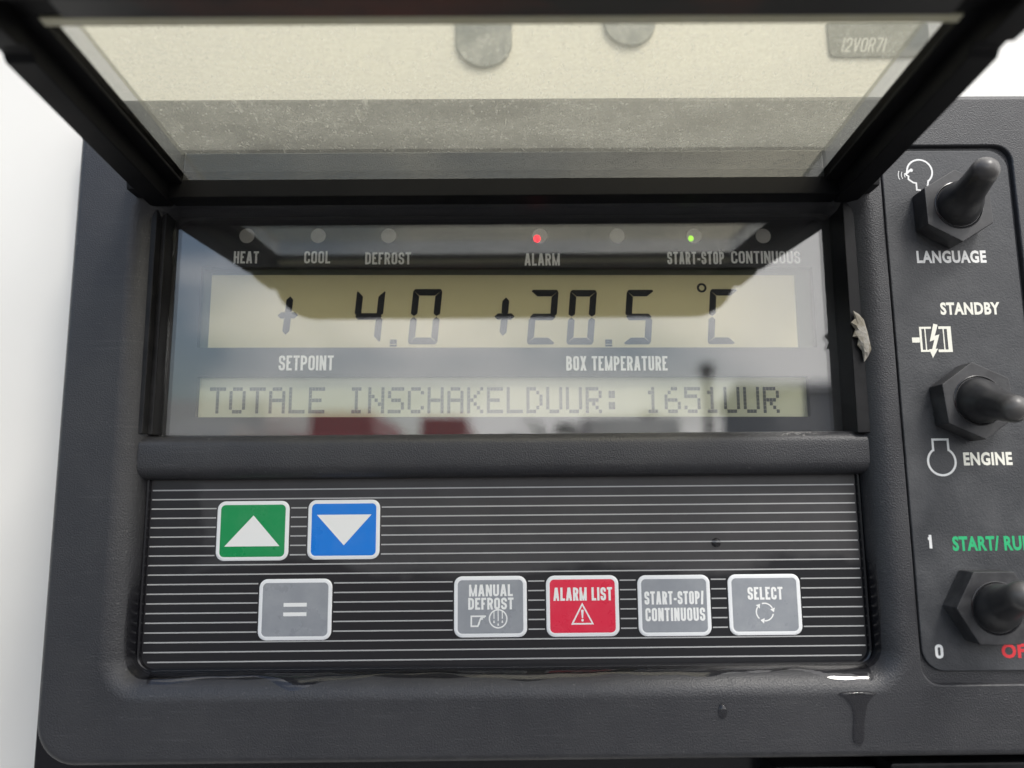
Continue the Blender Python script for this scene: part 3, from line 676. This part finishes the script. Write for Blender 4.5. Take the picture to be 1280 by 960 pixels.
# ------------------------------------------------------------------ hinged display cover
E_ = rad(4.3); HY, HZ = -2.0, 76.0
LD = empty('display_cover', (0, HY, HZ), 'black framed clear cover swung open on its hinge above the display', 'cover')
vo = Vector((0, -math.cos(E_), math.sin(E_))); wn = Vector((0, -math.sin(E_), -math.cos(E_)))
def lid_pts(mb):            # (x, v outward from the hinge, w towards the inner side)  ->  millimetres in the panel's frame
    mb.v = [tuple(Vector((p[0], HY, HZ))+vo*p[1]+wn*p[2]) for p in mb.v]; return mb
fr = MB()
prof = [(-6, -2), (-6, 3.6), (-4.6, 5.6), (50.5, 5.6), (51.6, 4.5), (53.6, 4.5), (55.2, 5.6), (60, 6.0), (74, 6.5), (81.8, 5.0), (81.8, -2)]
for s in (-1, 1):
    a, b_ = (79.8, 85.2) if s > 0 else (-85.2, -79.8); fr.prism(prof, 'x', a, b_)
    a, b_ = (76.6, 79.9) if s > 0 else (-79.9, -76.6); fr.box(a, b_, -5, 58, -1.8, 1.2)
fr.box(-79.9, 79.9, -6, -1.1, -1.9, 4.9)                     # rear rail
fr.box(-79.9, 79.9, 56.2, 81.5, -1.9, 1.2)                   # front bar
lipp = rr(-85.0, 85.0, -16.4, 1.9, [.5, .5, 15.5, 15.5], 10)        # front lip
fr.add([(p[0], 79.0, -p[1]) for p in lipp] + [(p[0], 81.8, -p[1]) for p in lipp],
       [tuple(range(len(lipp))), tuple(range(len(lipp), 2*len(lipp)))] + [(i, (i+1) % len(lipp), len(lipp)+(i+1) % len(lipp), len(lipp)+i) for i in range(len(lipp))])
lid_pts(fr).build('frame', 'lidblack', LD, bevel=.35, bseg=2)
q = MB(); q.box(-77.6, 77.6, -1.9, 56.9, -7.6, -6.5); PN = lid_pts(q).build('pane', 'pane', LD, smooth=0); PN['at'] = (0, 0, 0)
for bx in ((-77.6, -76.6, -1.9, 56.9), (76.6, 77.6, -1.9, 56.9), (-76.55, 76.55, -1.9, -1.05), (-76.55, 76.55, 56.0, 56.9)):
    q = MB(); q.box(*bx, -6.48, .5); lid_pts(q).build('tray_wall', 'tray_wall', PN, smooth=0)
q = MB(); q.box(-76.4, 76.4, 54.6, 56.6, .45, 1.7); lid_pts(q).build('pane_edge', 'edge', LD, bevel=.2)
q = MB(); q.box(-72, 74, 57.0, 77, 1.25, 2.1); lid_pts(q).build('bar_reflection', 'brown', LD, bevel=.3)  # thin sheet carrying the painted reflections of the front bar
# data tag fixed to the body, seen through the clear cover
DT = plate_mb(93.0, 122, 123.6, 134.5, [1.5, .4, 2.0, 1.5], 27.2, 28.3, .2).build('data_tag', 'sticker', smooth=30)
tag(DT, 'grey tag with scratched white characters on the cream body at the right', 'tag'); DT['at'] = (0, 0, 0)
q = MB(); Ink(q, 27.17).text('12V0R7I', 95.6, 108.5, 125.0, 4.3, .34, gap=.5, slant=.3); q.build('handwriting', 'print', DT, smooth=0)

# ------------------------------------------------------------------ small things: scrap, water
q = MB(); random.seed(3)
pts = [(82.0, 43.0), (83.4, 42.2), (84.6, 41.0), (85.3, 38.2), (85.9, 34.6), (84.8, 32.9), (83.9, 32.0), (83.6, 34.4), (82.5, 35.6), (83.0, 37.2), (81.4, 37.4), (82.3, 39.0), (81.2, 40.4), (82.4, 41.3)]
pts = [(a-.1, b-.6) for a, b in pts]; ctr = (83.5, 37.0); pts = [(ctr[0]+(a-ctr[0])*.92, ctr[1]+(b-ctr[1])*1.12) for a, b in pts]
N_ = len(pts); back = [(p[0], 1.55, p[1]) for p in pts]
ring1 = [(p[0]-.05, 1.3-.35*random.random(), p[1]) for p in pts]
ring2 = [(ctr[0]+(p[0]-ctr[0])*(.45+.3*random.random()), .95-.6*random.random(), ctr[1]+(p[1]-ctr[1])*(.5+.3*random.random())) for p in pts]
q.strips([back, ring1, ring2]); q.cap(back)
half = N_//2        # two creased halves instead of one fan
for k in range(half): q.add([ring2[k], ring2[k+1], ring2[(N_-1-k) % N_], ring2[(N_-k) % N_]] if k else [ring2[0], ring2[1], ring2[N_-1]], [(0, 1, 2, 3) if k else (0, 1, 2)])
tag(q.build('tape_scrap', 'flake', smooth=0), 'torn pale scrap stuck on the dark edge right of the display', 'scrap')
def drop(cx, yf, cz, r, hz_, hy, label, n=20):
    q = MB(); ls = []
    for f in (0, 20, 40, 60, 78, 88):
        c_, s2 = math.cos(rad(f)), math.sin(rad(f))
        ls.append([(cx+r*c_*math.cos(2*math.pi*k/n), yf+.02-hy*s2, cz+hz_*c_*math.sin(2*math.pi*k/n)*(1 if math.sin(2*math.pi*k/n) < 0 else 1.25)) for k in range(n)])
    q.strips(ls); q.cap(ls[-1]); q.cap(ls[0]); return tag(q.build('water_drop', 'water', smooth=70), label, 'water drop', 'water drops on the panel')
drop(48.6, 6.98, -10.8, 1.1, .95, .8, 'water drop on the striped keypad above the SELECT key')
drop(46.4, 0, -46.3, 1.0, 1.5, .8, 'water drop on the lower face of the housing frame')
def run_of_water(poly, yf, label, thick=.6):
    q = MB(); n = len(poly); cx = sum(p[0] for p in poly)/n; cz = sum(p[1] for p in poly)/n
    def sh(k): return [(cx+(p[0]-cx)*k, cz+(p[1]-cz)*(1-(1-k)*.15)) for p in poly]
    ls = [at_y(poly, yf+.02), at_y(sh(.97), yf-thick*.35), at_y(sh(.88), yf-thick*.7), at_y(sh(.7), yf-thick*.93), at_y(sh(.4), yf-thick)]
    q.strips(ls); q.cap(ls[-1]); q.cap(ls[0]); return tag(q.build('water_run', 'water', smooth=70), label, 'water run', 'water runs on the panel')
run_of_water([(71.6, -42.9), (73.0, -42.5), (75.5, -42.3), (78.6, -42.4), (80.2, -42.8), (79.0, -43.7), (78.1, -44.9), (77.6, -46.3), (77.2, -48.2), (76.9, -50.2), (76.75, -52.0), (76.3, -53.1), (75.5, -53.6), (74.6, -53.2), (74.25, -52.1), (74.4, -50.2), (74.7, -48.2), (74.7, -46.3), (74.2, -44.9), (73.1, -43.7)], 0, 'dark run of water dripping down the lower right of the frame')

def lip_film():
    q = MB(); rows = []; n = 150
    for i in range(n+1):
        x = -80.5+162.0*i/n
        w = .5+.5*math.sin(x*.11+1.0)*math.sin(x*.043+2)+.25*math.sin(x*.31)*math.sin(x*.17+1)
        th0 = 62-20*w-26*math.exp(-((x+47)/5.5)**2)-30*math.exp(-((x-75)/7)**2)
        if i in (0, n): th0 = 86
        row = []
        for k in range(7):
            u = k/6; a = rad(th0+(90-th0)*u); d = 5.6*math.sin(a); y = 6.2*(1-math.cos(a))
            h = .02+.34*math.sqrt(max(0, u*(2-u)))*(1 if 0 < i < n else .1)
            nz_ = Vector((-math.cos(a)*6.2, math.sin(a)*5.6)).normalized()
            row.append((x, y-abs(nz_.x)*h, -43.4+d+nz_.y*h))
        rows.append(row)
    q.strips(rows, close=False); return tag(q.build('water_film', 'film', smooth=80), 'wet shine lying along the lower lip below the keypad', 'water')
M['film'] = clear_mat('standing_water', .055, (.62, .62, .64))
lip_film()

# ------------------------------------------------------------------ what the display glass mirrors: the yard behind the photographer
M['hedge'] = plain('hedge_green', (.035, .045, .030), .8, .2, .1, 3)
M['lorry_red'] = plain('lorry_red_paint', (.36, .03, .04), .35); M['lorry_white'] = plain('lorry_white_paint', (.72, .72, .70), .35)
M['tyre'] = plain('tyre', (.02, .02, .02), .8); M['winglass'] = plain('cab_glass', (.02, .025, .03), .08); M['cladding'] = plain('grey_cladding', (.24, .25, .28), .6)
def lorry(x, y, paint, h, label, ln=8000, w=2500):
    T = empty('lorry', (x, y, GROUND), label, 'lorry', 'lorries mirrored in the display glass')
    q = MB(); q.box(x-w/2, x+w/2, y-ln, y-2300, GROUND+1000, GROUND+h); q.build('box_body', paint, T, bevel=40)
    pr = [(y-2200, GROUND+600), (y, GROUND+600), (y, GROUND+1500), (y-250, GROUND+h*.72), (y-500, GROUND+h*.8), (y-2200, GROUND+h*.8)]
    q = MB(); q.prism(pr, 'x', x-w/2+60, x+w/2-60); cb_ = q.build('cab', paint, T, bevel=60); cb_['at'] = (0, 0, 0)
    q = MB(); q.prism([(y-10, GROUND+1560), (y+25, GROUND+1560), (y-215, GROUND+h*.70), (y-250, GROUND+h*.70)], 'x', x-w/2+220, x+w/2-220); q.build('windscreen', 'winglass', cb_)
    for dx in (-1, 1):
        for dy in (-900, -5600, -6900):
            q = MB(); cx = x+dx*(w/2-180); q.prism([(y+dy+480*math.cos(2*math.pi*k/20), GROUND+480+480*math.sin(2*math.pi*k/20)) for k in range(20)], 'x', cx-150, cx+150); q.build('wheel', 'tyre', T)
lorry(-6900, -15500, 'lorry_white', 3850, 'white lorry mirrored at the lower left of the display glass')
lorry(-3900, -15600, 'lorry_red', 3560, 'red lorry mirrored in the display glass beside the white one', w=1500)
lorry(-1500, -15800, 'lorry_red', 3450, 'red lorry mirrored lower down near the middle of the display glass', w=1100)
lorry(3100, -16000, 'lorry_white', 3420, 'white lorry mirrored at the lower right of the display glass', w=2200)
q = MB(); q.box(7100, 24000, -25000, -20000, GROUND, 2800); q.prism([(-25300, 2800), (-22500, 3400), (-19700, 2800)], 'x', 6900, 24200)
hb = q.build('shed', 'cladding', bevel=30); tag(hb, 'grey shed mirrored dark at the right of the display glass', 'shed')
q = MB(); n = 10
q.strips([[(5350+r*math.cos(2*math.pi*k/n), -20000+r*math.sin(2*math.pi*k/n), z) for k in range(n)] for r, z in ((150, GROUND), (95, 3350))]); q.box(5180, 5520, -20170, -19830, 3200, 3480)
tag(q.build('yard_lamp', 'tyre'), 'dark yard lamp mirrored above the lower readout', 'lamp')
q = MB(); random.seed(5)
for k in range(900):
    x = random.uniform(-40000, 8000); y = -36000+random.uniform(-1500, 1500); z = GROUND+random.random()**.7*(4300+700*math.sin(x/2600)+500*math.sin(x/900)); r = random.uniform(250, 700)
    a = [Vector((random.gauss(0, 1), random.gauss(0, 1), random.gauss(0, 1))).normalized()*r for _ in range(4)]
    q.add([(x+v.x, y+v.y, z+v.z) for v in a], [(0, 1, 2), (0, 2, 3), (0, 3, 1), (1, 3, 2)])
tag(q.build('hedgerow', 'hedge', smooth=0), 'dark far hedgerow mirrored along the foot of the display glass', 'hedge', kind='stuff')
